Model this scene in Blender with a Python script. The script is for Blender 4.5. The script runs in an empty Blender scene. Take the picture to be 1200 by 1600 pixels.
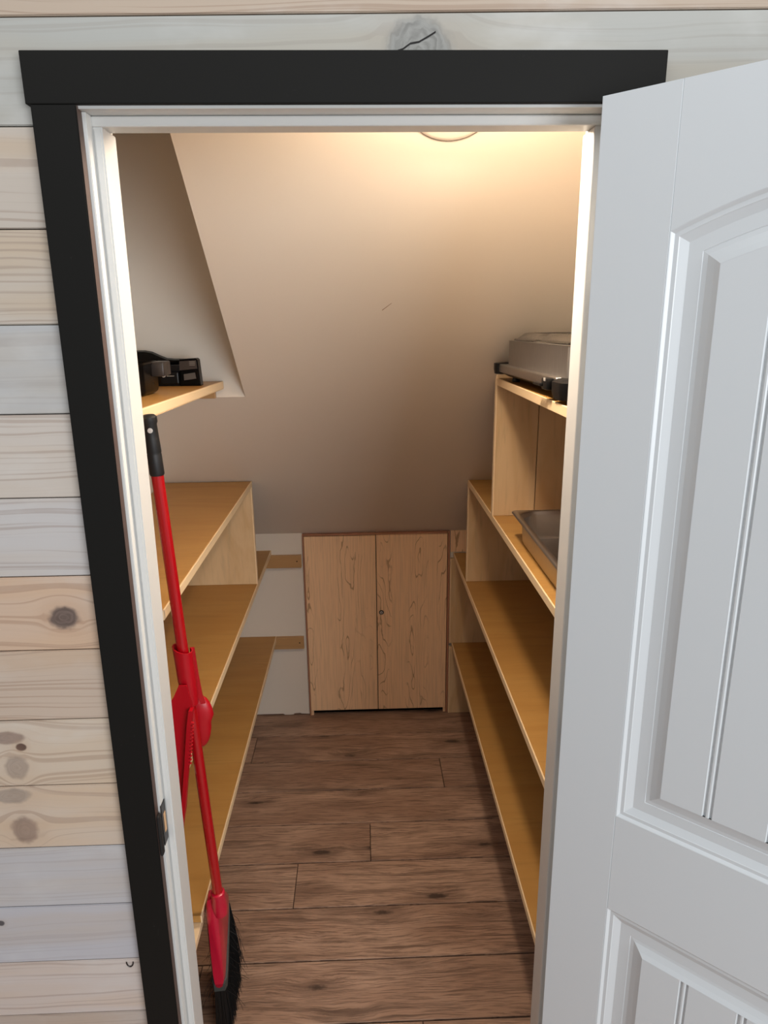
import bpy, bmesh, math, random
from mathutils import Vector, Matrix

# ------------------------------------------------------------------ camera, world, lights, exposure
S = bpy.context.scene
COL = S.collection
S.view_settings.view_transform = 'Standard'
S.view_settings.look = 'None'
S.view_settings.gamma = 1.0
S.view_settings.use_curve_mapping = False
S.view_settings.exposure = 0.0

R_ = ((0.99940935, -0.03249652, -0.0111767),
      (0.01946047, 0.2671241, 0.96346562),
      (0.02832371, 0.96311406, -0.26759872))   # right, up, forward
cam_d = bpy.data.cameras.new('camera')
cam = bpy.data.objects.new('camera', cam_d)
COL.objects.link(cam)
r, u, f = (Vector(v) for v in R_)
M = Matrix((r, u, -f)).transposed().to_4x4()
M.translation = Vector((.3366, -1.083, 1.7658))
cam.matrix_world = M
cam_d.sensor_fit = 'VERTICAL'
cam_d.sensor_height = 32.0
cam_d.lens = 1075.12 / 1600 * 32.0
cam_d.clip_start = 0.02
S.camera = cam

W = bpy.data.worlds.new('world')
S.world = W
W.use_nodes = True
W.node_tree.nodes['Background'].inputs[0].default_value = (0.92, 0.96, 1.0, 1)
W.node_tree.nodes['Background'].inputs[1].default_value = 0.2

def area(name, loc, target, size, energy, color, shape='RECTANGLE', size_y=None, parent=None):
    d = bpy.data.lights.new(name, 'AREA')
    d.shape = shape
    d.size = size
    if size_y: d.size_y = size_y
    d.energy = energy
    d.color = color
    o = bpy.data.objects.new(name, d)
    COL.objects.link(o)
    dirv = Vector(target) - Vector(loc)
    o.rotation_euler = dirv.to_track_quat('-Z', 'Y').to_euler()
    o.location = loc
    return o

# daylight of the room's windows, behind and to the right of the camera
area('window_daylight', (2.2, -3.5, 1.7), (0.4, 0.0, 1.2), 2.2, 105, (0.93, 0.965, 1.0), size_y=1.6)
area('overhead_daylight', (0.4, -1.15, 3.25), (0.4, 0.0, 1.0), 3.2, 27, (0.95, 0.975, 1.0), size_y=0.9)  # unseen area light added overhead, steep so that little daylight enters the closet
LAMP_POWER = 14.0
LAMP_COLOR = (1.0, 0.83, 0.66)

# ------------------------------------------------------------------ helpers
random.seed(7)

def srgb(r, g, b):
    def c(v):
        v /= 255.0
        return v / 12.92 if v <= 0.04045 else ((v + 0.055) / 1.055) ** 2.4
    return (c(r), c(g), c(b), 1.0)

class NT:
    """small wrapper to write shader node trees"""
    def __init__(self, name):
        self.m = bpy.data.materials.new(name)
        self.m.use_nodes = True
        self.t = self.m.node_tree
        self.b = self.t.nodes['Principled BSDF']
    def n(self, typ, **kw):
        x = self.t.nodes.new(typ)
        for k, v in kw.items(): setattr(x, k, v)
        return x
    def l(self, a, b): self.t.links.new(a, b)
    def put(self, sock, v):
        if isinstance(v, (int, float)): sock.default_value = v
        elif isinstance(v, (tuple, list)): sock.default_value = v
        else: self.l(v, sock)
    def math(self, op, a, b=None, c=None, clamp=False):
        x = self.n('ShaderNodeMath', operation=op, use_clamp=clamp)
        self.put(x.inputs[0], a)
        if b is not None: self.put(x.inputs[1], b)
        if c is not None: self.put(x.inputs[2], c)
        return x.outputs[0]
    def pos(self):
        g = self.n('ShaderNodeNewGeometry')
        s = self.n('ShaderNodeSeparateXYZ')
        self.l(g.outputs['Position'], s.inputs[0])
        return s.outputs
    def vec(self, x, y, z):
        c = self.n('ShaderNodeCombineXYZ')
        for i, v in enumerate((x, y, z)): self.put(c.inputs[i], v)
        return c.outputs[0]
    def noise(self, vec, scale=1.0, detail=3.0, rough=0.5, dist=0.0):
        x = self.n('ShaderNodeTexNoise')
        self.put(x.inputs['Vector'], vec)
        x.inputs['Scale'].default_value = scale
        x.inputs['Detail'].default_value = detail
        x.inputs['Roughness'].default_value = rough
        x.inputs['Distortion'].default_value = dist
        return x.outputs['Fac']
    def ramp(self, fac, stops, interp='LINEAR'):
        x = self.n('ShaderNodeValToRGB')
        x.color_ramp.interpolation = interp
        e = x.color_ramp.elements
        while len(e) < len(stops): e.new(0.5)
        for k, (p, c) in enumerate(stops):
            e[k].position = p
            e[k].color = c if isinstance(c, (tuple, list)) else (c, c, c, 1)
        self.put(x.inputs[0], fac)
        return x.outputs[0]
    def mix(self, fac, a, b, mode='MIX'):
        x = self.n('ShaderNodeMix', data_type='RGBA', blend_type=mode)
        self.put(x.inputs[0], fac)
        self.put(x.inputs[6], a)
        self.put(x.inputs[7], b)
        return x.outputs[2]
    def smooth(self, v, lo, hi):
        x = self.n('ShaderNodeMapRange', interpolation_type='SMOOTHSTEP')
        self.put(x.inputs[0], v)
        x.inputs[1].default_value = lo
        x.inputs[2].default_value = hi
        return x.outputs[0]
    def bump(self, h, strength=0.2, dist=0.001):
        x = self.n('ShaderNodeBump')
        x.inputs['Strength'].default_value = strength
        x.inputs['Distance'].default_value = dist
        self.l(h, x.inputs['Height'])
        self.l(x.outputs[0], self.b.inputs['Normal'])
    def out(self, color=None, rough=0.5, metal=0.0, spec=0.5, coat=0.0):
        if color is not None: self.put(self.b.inputs['Base Color'], color)
        self.put(self.b.inputs['Roughness'], rough)
        self.b.inputs['Metallic'].default_value = metal
        self.b.inputs['Specular IOR Level'].default_value = spec
        self.b.inputs['Coat Weight'].default_value = coat
        return self.m
    def rnd(self):
        return self.n('ShaderNodeObjectInfo').outputs['Random']

def mat_paint(name, col, rough=0.45, bump=0.08, var=0.03, scale=60):
    t = NT(name)
    x, y, z = t.pos()
    n1 = t.noise(t.vec(x, y, z), scale, 3)
    n2 = t.noise(t.vec(x, y, z), 3.0, 2)
    c = t.mix(t.math('MULTIPLY', n2, var * 4), col, tuple(v * .86 for v in col[:3]) + (1,))
    t.bump(n1, bump, 0.001)
    return t.out(c, rough)

def mat_plain(name, col, rough=0.4, metal=0.0, spec=0.5, noise=0.0, scale=40, coat=0.0, stretch=(1, 1, 1)):
    t = NT(name)
    x, y, z = t.pos()
    n1 = t.noise(t.vec(t.math('MULTIPLY', x, stretch[0]), t.math('MULTIPLY', y, stretch[1]), t.math('MULTIPLY', z, stretch[2])), scale, 3)
    c = t.mix(t.math('MULTIPLY', n1, noise), col, tuple(v * .5 for v in col[:3]) + (1,))
    rr = t.math('ADD', rough - .04, t.math('MULTIPLY', n1, .08))
    return t.out(c, rr, metal, spec, coat)

def mat_pine(name, base, knots=(), seed=0.0, warm=None, streak=0.35, contrast=0.5):
    """whitewashed pine board: grain runs along x and flows round the knots (x, z, rx, rz, colour, strength)"""
    t = NT(name)
    x, y, z = t.pos()
    low = t.noise(t.vec(t.math('MULTIPLY', x, 2.2), seed, t.math('MULTIPLY', z, 9.0)), 1.0, 2)
    psi = t.math('ADD', z, t.math('MULTIPLY', t.math('SUBTRACT', low, .5), .045))
    masks = []
    for (kx, kz, rx, rz, kc, ks) in knots:
        dx = t.math('DIVIDE', t.math('SUBTRACT', x, kx), rx)
        dz = t.math('DIVIDE', t.math('SUBTRACT', z, kz), rz)
        wob = t.noise(t.vec(t.math('MULTIPLY', x, 60), seed, t.math('MULTIPLY', z, 60)), 1.0, 2)
        r2 = t.math('ADD', t.math('MULTIPLY', dx, dx), t.math('MULTIPLY', dz, dz))
        # stream function of flow past a cylinder (a bit wider than the knot)
        d2 = t.math('DIVIDE', r2, 1.7)
        k = t.math('DIVIDE', 1.0, t.math('MAXIMUM', d2, 1.0))
        fall = t.math('MULTIPLY', t.math('SUBTRACT', z, kz), k)
        psi = t.math('SUBTRACT', psi, t.math('MULTIPLY', fall, .85))
        rr = t.math('ADD', t.math('SQRT', r2), t.math('MULTIPLY', t.math('SUBTRACT', wob, .5), .5))
        masks.append((t.math('SUBTRACT', 1.0, t.smooth(rr, .72, 1.12)), rr, kc, ks))
    g1 = t.noise(t.vec(t.math('MULTIPLY', x, .9), seed + 3.3, t.math('MULTIPLY', psi, 165.0)), 1.0, 2, .5)
    g2 = t.noise(t.vec(t.math('MULTIPLY', x, 3.0), seed + 8.1, t.math('MULTIPLY', psi, 420.0)), 1.0, 2)
    g3 = t.noise(t.vec(t.math('MULTIPLY', x, 1.6), seed + 5.1, t.math('MULTIPLY', z, 14.0)), 1.0, 3)
    dark = tuple(v * w for v, w in zip(base[:3], (.70, .62, .58))) + (1,)
    warm = warm or tuple(v * w for v, w in zip(base[:3], (1.0, .92, .82))) + (1,)
    c = t.mix(t.smooth(g3, .40, .72), base, warm)
    lines = t.math('MULTIPLY', t.smooth(g1, .53, .63), contrast)
    c = t.mix(lines, c, dark)
    c = t.mix(t.math('MULTIPLY', t.smooth(g2, .45, .8), streak * .35), c, tuple(v * .75 for v in base[:3]) + (1,))
    # whitewash left thicker in cloudy patches
    ww = t.noise(t.vec(t.math('MULTIPLY', x, 5), seed + 1.7, t.math('MULTIPLY', z, 12)), 1.0, 4, .6)
    c = t.mix(t.math('MULTIPLY', t.smooth(ww, .48, .8), .30), c, srgb(222, 222, 220))
    for (m, rr, kc, ks) in masks:
        halo = t.math('MULTIPLY', t.math('SUBTRACT', 1.0, t.smooth(rr, .9, 2.2)), .30 * ks)
        c = t.mix(halo, c, tuple(v * w for v, w in zip(base[:3], (.80, .66, .55))) + (1,))
        rings = t.noise(t.vec(t.math('MULTIPLY', rr, 7.0), seed, t.math('MULTIPLY', x, 50)), 1.0, 2)
        kcol = t.mix(t.smooth(rings, .3, .7), tuple(v * .6 for v in kc[:3]) + (1,), kc)
        c = t.mix(t.math('MULTIPLY', m, ks), c, kcol)
    t.bump(g1, .15, .001)
    return t.out(c, .55, spec=.35)

def mat_ply(name, base, axis='y', contrast=.35):
    """birch plywood; grain runs along the given axis"""
    t = NT(name)
    p = dict(zip('xyz', t.pos()))
    sc = {k: (5.0 if k == axis else 55.0) for k in 'xyz'}
    lo = {k: (2.0 if k == axis else 9.0) for k in 'xyz'}
    rn = t.math('MULTIPLY', t.rnd(), 9.0)
    v1 = t.vec(*[t.math('ADD', t.math('MULTIPLY', p[k], sc[k]), rn) for k in 'xyz'])
    v2 = t.vec(*[t.math('ADD', t.math('MULTIPLY', p[k], lo[k]), rn) for k in 'xyz'])
    g1 = t.noise(v1, 1.0, 4, .6, .6)
    g2 = t.noise(v2, 1.0, 3, .55, 1.2)
    c = t.mix(t.math('MULTIPLY', t.smooth(g2, .35, .7), contrast), base, tuple(v * w for v, w in zip(base[:3], (.84, .76, .66))) + (1,))
    c = t.mix(t.math('MULTIPLY', t.smooth(g1, .5, .75), contrast * .8), c, tuple(v * .72 for v in base[:3]) + (1,))
    t.bump(g1, .06, .0006)
    return t.out(c, .42, spec=.4)

def mat_maple(name, base):
    """maple laminate: fine vertical grain and dark cathedral lines"""
    t = NT(name)
    x, y, z = t.pos()
    rn = t.math('MULTIPLY', t.rnd(), 13.0)
    warp = t.noise(t.vec(t.math('ADD', t.math('MULTIPLY', x, 9.0), rn), 0.0, t.math('MULTIPLY', z, 1.5)), 1.0, 2, .4)
    fine = t.noise(t.vec(t.math('ADD', t.math('MULTIPLY', x, 160.0), rn), 0.0, t.math('MULTIPLY', z, 5.0)), 1.0, 3, .6)
    wig = t.noise(t.vec(t.math('MULTIPLY', x, 30.0), rn, t.math('MULTIPLY', z, 14.0)), 1.0, 2)
    fld = t.math('ADD', t.math('MULTIPLY', warp, 17.0), t.math('MULTIPLY', wig, .9))
    fr = t.math('FRACT', fld)
    line = t.math('SUBTRACT', 1.0, t.smooth(t.math('ABSOLUTE', t.math('SUBTRACT', fr, .5)), .015, .085))
    zone = t.noise(t.vec(t.math('ADD', t.math('MULTIPLY', x, 11.0), rn), 2.0, t.math('MULTIPLY', z, .55)), 1.0, 1)
    brk = t.noise(t.vec(t.math('ADD', t.math('MULTIPLY', x, 26.0), rn), 4.0, t.math('MULTIPLY', z, 9.0)), 1.0, 2)
    line = t.math('MULTIPLY', line, t.math('MULTIPLY', t.smooth(zone, .44, .55), t.smooth(brk, .34, .52)))
    c = t.mix(t.math('MULTIPLY', t.smooth(fine, .4, .7), .5), base, tuple(v * .70 for v in base[:3]) + (1,))
    c = t.mix(t.math('MULTIPLY', line, .75), c, tuple(v * w for v, w in zip(base[:3], (.40, .30, .24))) + (1,))
    return t.out(c, .38, spec=.4)

def mat_plank():
    """brown wood-look floor plank, grain along x, varied per plank"""
    t = NT('floor_plank')
    x, y, z = t.pos()
    rn = t.math('MULTIPLY', t.rnd(), 37.0)
    xs = t.math('ADD', x, rn)
    low = t.noise(t.vec(t.math('MULTIPLY', xs, 3.0), rn, t.math('MULTIPLY', y, 9.0)), 1.0, 3)
    # knots
    vo = t.n('ShaderNodeTexVoronoi', feature='F1')
    vo.inputs['Scale'].default_value = 1.0
    vo.inputs['Randomness'].default_value = .9
    t.l(t.vec(t.math('MULTIPLY', xs, 3.3), t.math('MULTIPLY', y, 11.0), rn), vo.inputs['Vector'])
    kd = t.math('ADD', vo.outputs['Distance'], t.math('MULTIPLY', t.math('SUBTRACT', t.noise(t.vec(t.math('MULTIPLY', xs, 70), t.math('MULTIPLY', y, 120), 0.0), 1.0, 2), .5), .09))
    near = t.math('SUBTRACT', 1.0, t.smooth(kd, .08, .55))
    yy = t.math('ADD', y, t.math('MULTIPLY', t.math('SUBTRACT', low, .5), .05))
    yy = t.math('ADD', yy, t.math('MULTIPLY', near, .012))
    g1 = t.noise(t.vec(t.math('MULTIPLY', xs, 2.2), t.math('MULTIPLY', yy, 75.0), rn), 1.0, 4, .6)
    g2 = t.noise(t.vec(t.math('MULTIPLY', xs, 14.0), t.math('MULTIPLY', yy, 330.0), rn), 1.0, 3, .6)
    base, light, dark = srgb(166, 130, 106), srgb(196, 160, 134), srgb(88, 66, 53)
    c = t.mix(t.smooth(low, .3, .7), base, light)
    c = t.mix(t.math('MULTIPLY', t.smooth(g1, .50, .74), .75), c, dark)
    c = t.mix(t.math('MULTIPLY', t.smooth(g2, .46, .62), .62), c, srgb(98, 75, 61))
    c = t.mix(t.math('MULTIPLY', t.math('SUBTRACT', 1.0, t.smooth(kd, .14, .42)), .42), c, srgb(86, 62, 50))
    c = t.mix(t.math('MULTIPLY', t.math('SUBTRACT', 1.0, t.smooth(kd, .06, .15)), .85), c, srgb(52, 40, 34))
    sat = t.math('MULTIPLY', t.math('SUBTRACT', t.rnd(), .5), .30)
    c = t.mix(t.math('ADD', .15, sat), c, srgb(110, 86, 72))
    t.bump(g2, .22, .0008)
    return t.out(c, .46, spec=.4)

def new_bm(): return bmesh.new()

def box(bm, x0, x1, y0, y1, z0, z1, bev=0.0, seg=2):
    vs = [bm.verts.new(p) for p in ((x0, y0, z0), (x1, y0, z0), (x1, y1, z0), (x0, y1, z0), (x0, y0, z1), (x1, y0, z1), (x1, y1, z1), (x0, y1, z1))]
    fs = [bm.faces.new([vs[i] for i in q]) for q in ((3, 2, 1, 0), (4, 5, 6, 7), (0, 1, 5, 4), (1, 2, 6, 5), (2, 3, 7, 6), (3, 0, 4, 7))]
    if bev > 0:
        es = {e for f in fs for e in f.edges}
        bmesh.ops.bevel(bm, geom=list(es), offset=bev, segments=seg, affect='EDGES', profile=.5)
    return bm

def prism(bm, pts, fn, h0, h1, bev=0.0):
    """polygon (a, b) extruded from h0 to h1; fn(a, b, h) gives the point"""
    lo = [bm.verts.new(fn(a, b, h0)) for a, b in pts]
    hi = [bm.verts.new(fn(a, b, h1)) for a, b in pts]
    n = len(pts)
    fs = [bm.faces.new(lo[::-1]), bm.faces.new(hi)]
    for i in range(n): fs.append(bm.faces.new((lo[i], lo[(i + 1) % n], hi[(i + 1) % n], hi[i])))
    if bev:
        es = set(fs[1].edges)
        bmesh.ops.bevel(bm, geom=list(es), offset=bev, segments=2, affect='EDGES')
    return bm

def rings(bm, loops, cap0=True, cap1=True, closed=True):
    """skin a list of vertex loops"""
    L = [[bm.verts.new(p) for p in lp] for lp in loops]
    n = len(L[0])
    for a, b in zip(L, L[1:]):
        for i in range(n if closed else n - 1):
            j = (i + 1) % n
            bm.faces.new((a[i], a[j], b[j], b[i]))
    if cap0: bm.faces.new(L[0][::-1])
    if cap1: bm.faces.new(L[-1])
    return bm

def tube(bm, pts, rad, seg=14, cap=True):
    pts = [Vector(p) for p in pts]
    rads = rad if isinstance(rad, (list, tuple)) else [rad] * len(pts)
    loops = []
    prev = None
    for i, p in enumerate(pts):
        d = (pts[min(i + 1, len(pts) - 1)] - pts[max(i - 1, 0)]).normalized()
        if prev is None:
            a = d.orthogonal().normalized()
        else:
            a = (prev - d * prev.dot(d)).normalized()
        prev = a
        b = d.cross(a)
        loops.append([p + (a * math.cos(2 * math.pi * k / seg) + b * math.sin(2 * math.pi * k / seg)) * rads[i] for k in range(seg)])
    return rings(bm, loops, cap, cap)

def lathe(bm, prof, origin, axis, seg=32, cap0=True, cap1=True):
    """prof: list of (radius, height along axis)"""
    o = Vector(origin); d = Vector(axis).normalized()
    a = d.orthogonal().normalized(); b = d.cross(a)
    return rings(bm, [[o + d * h + (a * math.cos(2 * math.pi * k / seg) + b * math.sin(2 * math.pi * k / seg)) * max(rr, 1e-5) for k in range(seg)] for rr, h in prof], cap0, cap1)

def rrect(x0, x1, y0, y1, r, seg=6):
    out = []
    for cx, cy, a0 in ((x1 - r, y1 - r, 0), (x0 + r, y1 - r, 90), (x0 + r, y0 + r, 180), (x1 - r, y0 + r, 270)):
        for k in range(seg + 1):
            a = math.radians(a0 + 90 * k / seg)
            out.append((cx + r * math.cos(a), cy + r * math.sin(a)))
    return out

def obj(name, bm, m, parent=None, smooth=None, world=True, kind=None):
    """link a bmesh (world coordinates) as one mesh object, local to its parent"""
    me = bpy.data.meshes.new(name)
    bmesh.ops.recalc_face_normals(bm, faces=bm.faces)
    o = bpy.data.objects.new(name, me)
    if parent is not None:
        o.parent = parent
        if world:
            q = parent
            off = Vector((0, 0, 0))
            while q is not None:
                off += q.location
                q = q.parent
            bmesh.ops.translate(bm, verts=bm.verts, vec=-off)
    bm.to_mesh(me)
    bm.free()
    if smooth is not None:
        for p in me.polygons: p.use_smooth = True
        try: me.set_sharp_from_angle(angle=math.radians(smooth))
        except Exception: pass
    me.materials.append(m)
    COL.objects.link(o)
    if kind: o['kind'] = kind
    return o

def empty(name, loc, rot=(0, 0, 0)):
    o = bpy.data.objects.new(name, None)
    o.empty_display_size = .05
    o.location = loc
    o.rotation_euler = rot
    COL.objects.link(o)
    return o

def tag(o, label, cat=None, kind=None, group=None):
    o['label'] = label
    if cat: o['category'] = cat
    if kind: o['kind'] = kind
    if group: o['group'] = group
    return o

# ------------------------------------------------------------------ materials
M_white = mat_paint('closet_wall_paint', srgb(228, 219, 206), .55, .10)
M_trimw = mat_paint('white_trim_paint', srgb(214, 214, 211), .33, .05)
M_door = mat_paint('white_door_paint', srgb(222, 226, 228), .36, .04)
M_core = mat_paint('wall_core', srgb(200, 195, 186), .7)
M_ply = mat_ply('birch_shelf', srgb(182, 136, 74), 'x', .6)
M_plyv = mat_ply('birch_panel', srgb(220, 190, 148), 'z', .85)
M_edge = mat_ply('pale_edge_band', srgb(240, 212, 170), 'y', .18)
M_edgev = mat_ply('pale_edge_band_upright', srgb(242, 216, 178), 'z', .15)
M_cleat = mat_ply('pine_cleat', srgb(188, 148, 100), 'x', .4)
M_maple = mat_maple('maple_laminate', srgb(250, 209, 166))
M_mapledge = mat_ply('brown_cabinet_edge', srgb(176, 124, 96), 'z', .3)
M_dark = mat_plain('dark_void', srgb(22, 18, 16), .8)
M_plank = mat_plank()
M_sub = mat_plain('subfloor', srgb(22, 17, 14), .9)
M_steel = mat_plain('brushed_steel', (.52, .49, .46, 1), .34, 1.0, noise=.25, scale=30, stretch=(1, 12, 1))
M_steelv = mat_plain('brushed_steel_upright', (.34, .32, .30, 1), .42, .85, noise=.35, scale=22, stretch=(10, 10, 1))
M_blackp = mat_plain('black_plastic', srgb(20, 19, 19), .36, 0, .25, .2)
M_blackg = mat_plain('glossy_black', srgb(11, 10, 10), .26, 0, .12, .1)
M_grip = mat_plain('black_rubber_grip', srgb(26, 26, 27), .5, 0, .45, .2)
M_red = mat_plain('red_enamel_pole', srgb(168, 8, 20), .22, 0, .55, .12, coat=.4)
M_redp = mat_plain('red_plastic', srgb(176, 8, 26), .32, 0, .5, .15)
M_redh = mat_plain('crimson_plastic', srgb(192, 20, 52), .30, 0, .5, .12, coat=.2)
M_brist = mat_plain('black_bristle', srgb(15, 15, 15), .5, 0, .4)
M_metal = mat_plain('dark_strike_metal', srgb(70, 66, 66), .35, .9)
M_hinge = mat_plain('satin_hinge_metal', srgb(150, 150, 154), .35, .9)
M_chrome = mat_plain('lock_chrome', srgb(196, 190, 184), .3, .35)
M_label = mat_plain('grey_rating_label', srgb(78, 72, 68), .35)
M_print = mat_plain('grey_print', srgb(150, 142, 132), .5)

def m_black_wood():
    t = NT('black_painted_casing')
    x, y, z = t.pos()
    n1 = t.noise(t.vec(t.math('MULTIPLY', x, 18), t.math('MULTIPLY', y, 18), t.math('MULTIPLY', z, 18)), 1.0, 4, .6)
    n2 = t.noise(t.vec(x, y, z), 160.0, 2)
    scuff = t.math('MULTIPLY', t.smooth(n1, .60, .80), t.smooth(n2, .55, .75))
    c = t.mix(t.math('MULTIPLY', scuff, .35), srgb(25, 24, 22), srgb(86, 82, 78))
    t.bump(n2, .10, .0006)
    return t.out(c, .62, spec=.15)
M_black = m_black_wood()
M_brown = mat_plain('brown_casing_edge', srgb(82, 62, 54), .5, noise=.4)

def m_clear():
    t = NT('clear_plastic_lid')
    x, y, z = t.pos()
    n1 = t.noise(t.vec(x, y, z), 30.0, 2)
    t.b.inputs['Transmission Weight'].default_value = 1.0
    t.b.inputs['IOR'].default_value = 1.45
    return t.out((.97, .96, .95, 1), t.math('MULTIPLY', n1, .12))
M_clear = m_clear()

def m_glow():
    t = NT('lamp_diffuser')
    t.b.inputs['Emission Color'].default_value = (1.0, .80, .58, 1)
    t.b.inputs['Emission Strength'].default_value = 6.0
    return t.out((.9, .9, .88, 1), .5)
M_glow = m_glow()

# ------------------------------------------------------------------ geometry constants
ZS, YB, T = .8847, 1.7714, .862          # slope: z = ZS + (YB - y) * T
def slz(y): return ZS + (YB - y) * T
XL, XR = -.396, 1.08                      # closet side walls
XE, YV = -.0117, .9967                     # niche edge and its back wall
YF = .105                                 # inner face of the front wall
ZC = 2.30                                 # flat closet ceiling
OPX0, OPX1, OPZ = -.062, .714, 2.068      # rough opening

# ------------------------------------------------------------------ floor
bm = new_bm(); box(bm, -1.7, 2.6, -2.4, 1.95, -.06, -.012)
floor = tag(obj('floor', bm, M_sub), 'brown wood-look plank floor running into the closet', 'floor', 'structure')
PW = .1862
ends = {1: [-.155], 2: [.6295], 3: [-.33, .95], 4: [.335], 5: [.089], 6: [-.25, .98], 7: [-.15], 8: [.4633], 0: [-.3], -1: [.9]}
y_top = 1.5968
for k in range(-1, 21):
    ya, yb_ = y_top - PW * k, y_top - PW * (k - 1)
    if k == -1: yb_ = YB + .012
    inside = yb_ > .11
    x0, x1 = (XL - .01, XR + .01) if inside else (-1.6, 2.5)
    cuts = list(ends.get(k, []))
    if not inside:
        c = x0 + random.uniform(.2, 1.1)
        cuts = []
        while c < x1 - .2:
            cuts.append(c); c += 1.2
    xs = [x0] + cuts + [x1]
    for a, b in zip(xs, xs[1:]):
        bm = new_bm()
        box(bm, a + .0011, b - .0011, ya + .0022, yb_ - .0022, -.012, 0.0, .0010, 1)
        obj('plank', bm, M_plank, floor)

# ------------------------------------------------------------------ front wall: core and shiplap boards
bm = new_bm()
box(bm, -1.6, OPX0, .019, YF, 0, 2.62)
box(bm, OPX1, 2.5, .019, YF, 0, 2.62)
box(bm, OPX0, OPX1, .019, YF, OPZ, 2.62)
wall = tag(obj('wall_front', bm, M_white), 'whitewashed horizontal pine board wall around the closet doorway', 'wall', 'structure')
P, S0 = .1334, 2.166
KN = srgb(112, 98, 92)
rows = {  # row index (top joint = S0 - row * P): colour, knots
    -3: ((198, 186, 172), []), -2: ((202, 184, 166), []),
    -1: ((184, 166, 148), []),
    0: ((174, 173, 167), [(.4244, 2.125, .048, .042, srgb(146, 146, 142), .85)]),
    1: ((192, 181, 169), []),
    2: ((194, 183, 170), []),
    3: ((184, 184, 184), []),
    4: ((202, 192, 182), []),
    5: ((198, 193, 190), []),
    6: ((208, 182, 160), [(-.1712, 1.2917, .027, .022, srgb(112, 96, 90), .92)]),
    7: ((200, 180, 162), []),
    8: ((208, 190, 170), [(-.3, 1.065, .03, .014, srgb(128, 98, 88), .62), (-.279, 1.046, .010, .008, srgb(90, 60, 52), .9), (-.293, 1.004, .022, .026, srgb(140, 122, 114), .5)]),
    9: ((208, 191, 174), [(-.312, .945, .036, .017, srgb(132, 124, 122), .5), (-.297, .872, .027, .030, srgb(134, 108, 100), .6)]),
    10: ((192, 189, 190), []),
    11: ((192, 190, 194), [(-.375, .662, .008, .007, srgb(80, 76, 80), .9)]),
    12: ((208, 196, 189), []),
    13: ((190, 176, 166), []), 14: ((186, 178, 170), []), 15: ((190, 176, 166), []), 16: ((186, 178, 170), []),
}
def tilt(row, x):
    """the boards above the doorway rise a little to the right"""
    return 0.010 * x if row == 0 else 0.0
for k, (c, kn) in rows.items():
    zt, zb = S0 - P * k, S0 - P * (k + 1)
    zb = max(zb, .002)
    zt = min(zt, 2.62)
    m = mat_pine('pine_board', srgb(*c), kn, seed=k * 2.37 + 20, contrast=(.26 if k in (0, 3, 10, 11) else .62))
    spans = [(-1.6, 2.5)] if zb > OPZ - .001 else [(-1.6, -.058), (.71, 2.5)]
    if k == 0: spans = [(-1.6, 2.5)]
    for (a, b) in spans:
        bm = new_bm()
        g = .0009
        z0 = zb + g
        if k == 0:
            # notched over the opening: outline in x, z
            pts = [(a, zb + g), (-.058, zb + g), (-.058, 2.072), (.71, 2.072), (.71, zb + g), (b, zb + g), (b, zt - g + tilt(0, b)), (a, zt - g + tilt(0, a))]
            prism(bm, pts, lambda p, q, h: (p, h, q), .019, 0.0, .0014)
        elif k == -1:
            pts = [(a, zb + g + tilt(0, a)), (b, zb + g + tilt(0, b)), (b, zt - g), (a, zt - g)]
            prism(bm, pts, lambda p, q, h: (p, h, q), .019, 0.0, .0014)
        else:
            prism(bm, [(a, z0), (b, z0), (b, zt - g), (a, zt - g)], lambda p, q, h: (p, h, q), .019, 0.0, .0014)
        obj('board', bm, m, wall)
# split in the grey knot above the header
bm = new_bm()
cr = [(.392, 2.1235), (.402, 2.1265), (.412, 2.1330), (.424, 2.1350), (.436, 2.1410), (.447, 2.1470)]
for (a, b), (c, d) in zip(cr, cr[1:]):
    w0 = .0012
    vs = [bm.verts.new(p) for p in ((a, -.0004, b - w0), (c, -.0004, d - w0), (c, -.0004, d + w0), (a, -.0004, b + w0))]
    bm.faces.new(vs)
    vs2 = [bm.verts.new(p) for p in ((a, .004, b), (c, .004, d))]
    bm.faces.new((vs[0], vs[1], vs2[1], vs2[0]))
obj('knot_crack', bm, M_dark, wall)
# little staple on the board low at the left
bm = new_bm()
tube(bm, [(-.141 + .0065 * math.cos(a), -.002, .5585 + .011 * math.sin(a)) for a in [math.radians(180 + 18 * i) for i in range(11)]], .0012, 6)
obj('wire_staple', bm, M_metal, wall, 40)

# ------------------------------------------------------------------ closet shell
bm = new_bm(); box(bm, XL - .03, XL, YF, YB + .02, 0, 2.40)
tag(obj('wall_left', bm, M_white), 'white side wall of the closet behind the left shelves', 'wall', 'structure')
bm = new_bm(); box(bm, XR, XR + .03, YF, YB + .02, 0, 2.40)
tag(obj('wall_right', bm, M_white), 'white side wall of the closet behind the right shelves', 'wall', 'structure')
# back wall, left of the little cabinet: white board with a ragged lower edge
bm = new_bm()
rag = [(XL, .004), (-.14, .006), (-.083, .006), (-.060, .0065), (-.052, .001), (-.030, .0005), (-.012, .001), (-.008, .007), (.020, .0085), (.0245, .005), (.040, .004), (.0645, .002), (.0645, ZS + .02), (XL, ZS + .02)]
prism(bm, rag, lambda p, q, h: (p, h, q), YB, YB + .02)
box(bm, .7095, XR, YB + .002, YB + .02, 0, ZS + .02)
box(bm, .0585, .722, YB + .002, YB + .02, .884, ZS + .02)
tag(obj('wall_back', bm, M_white), 'low white knee wall at the back of the closet beside the maple cabinet', 'wall', 'structure')
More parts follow.
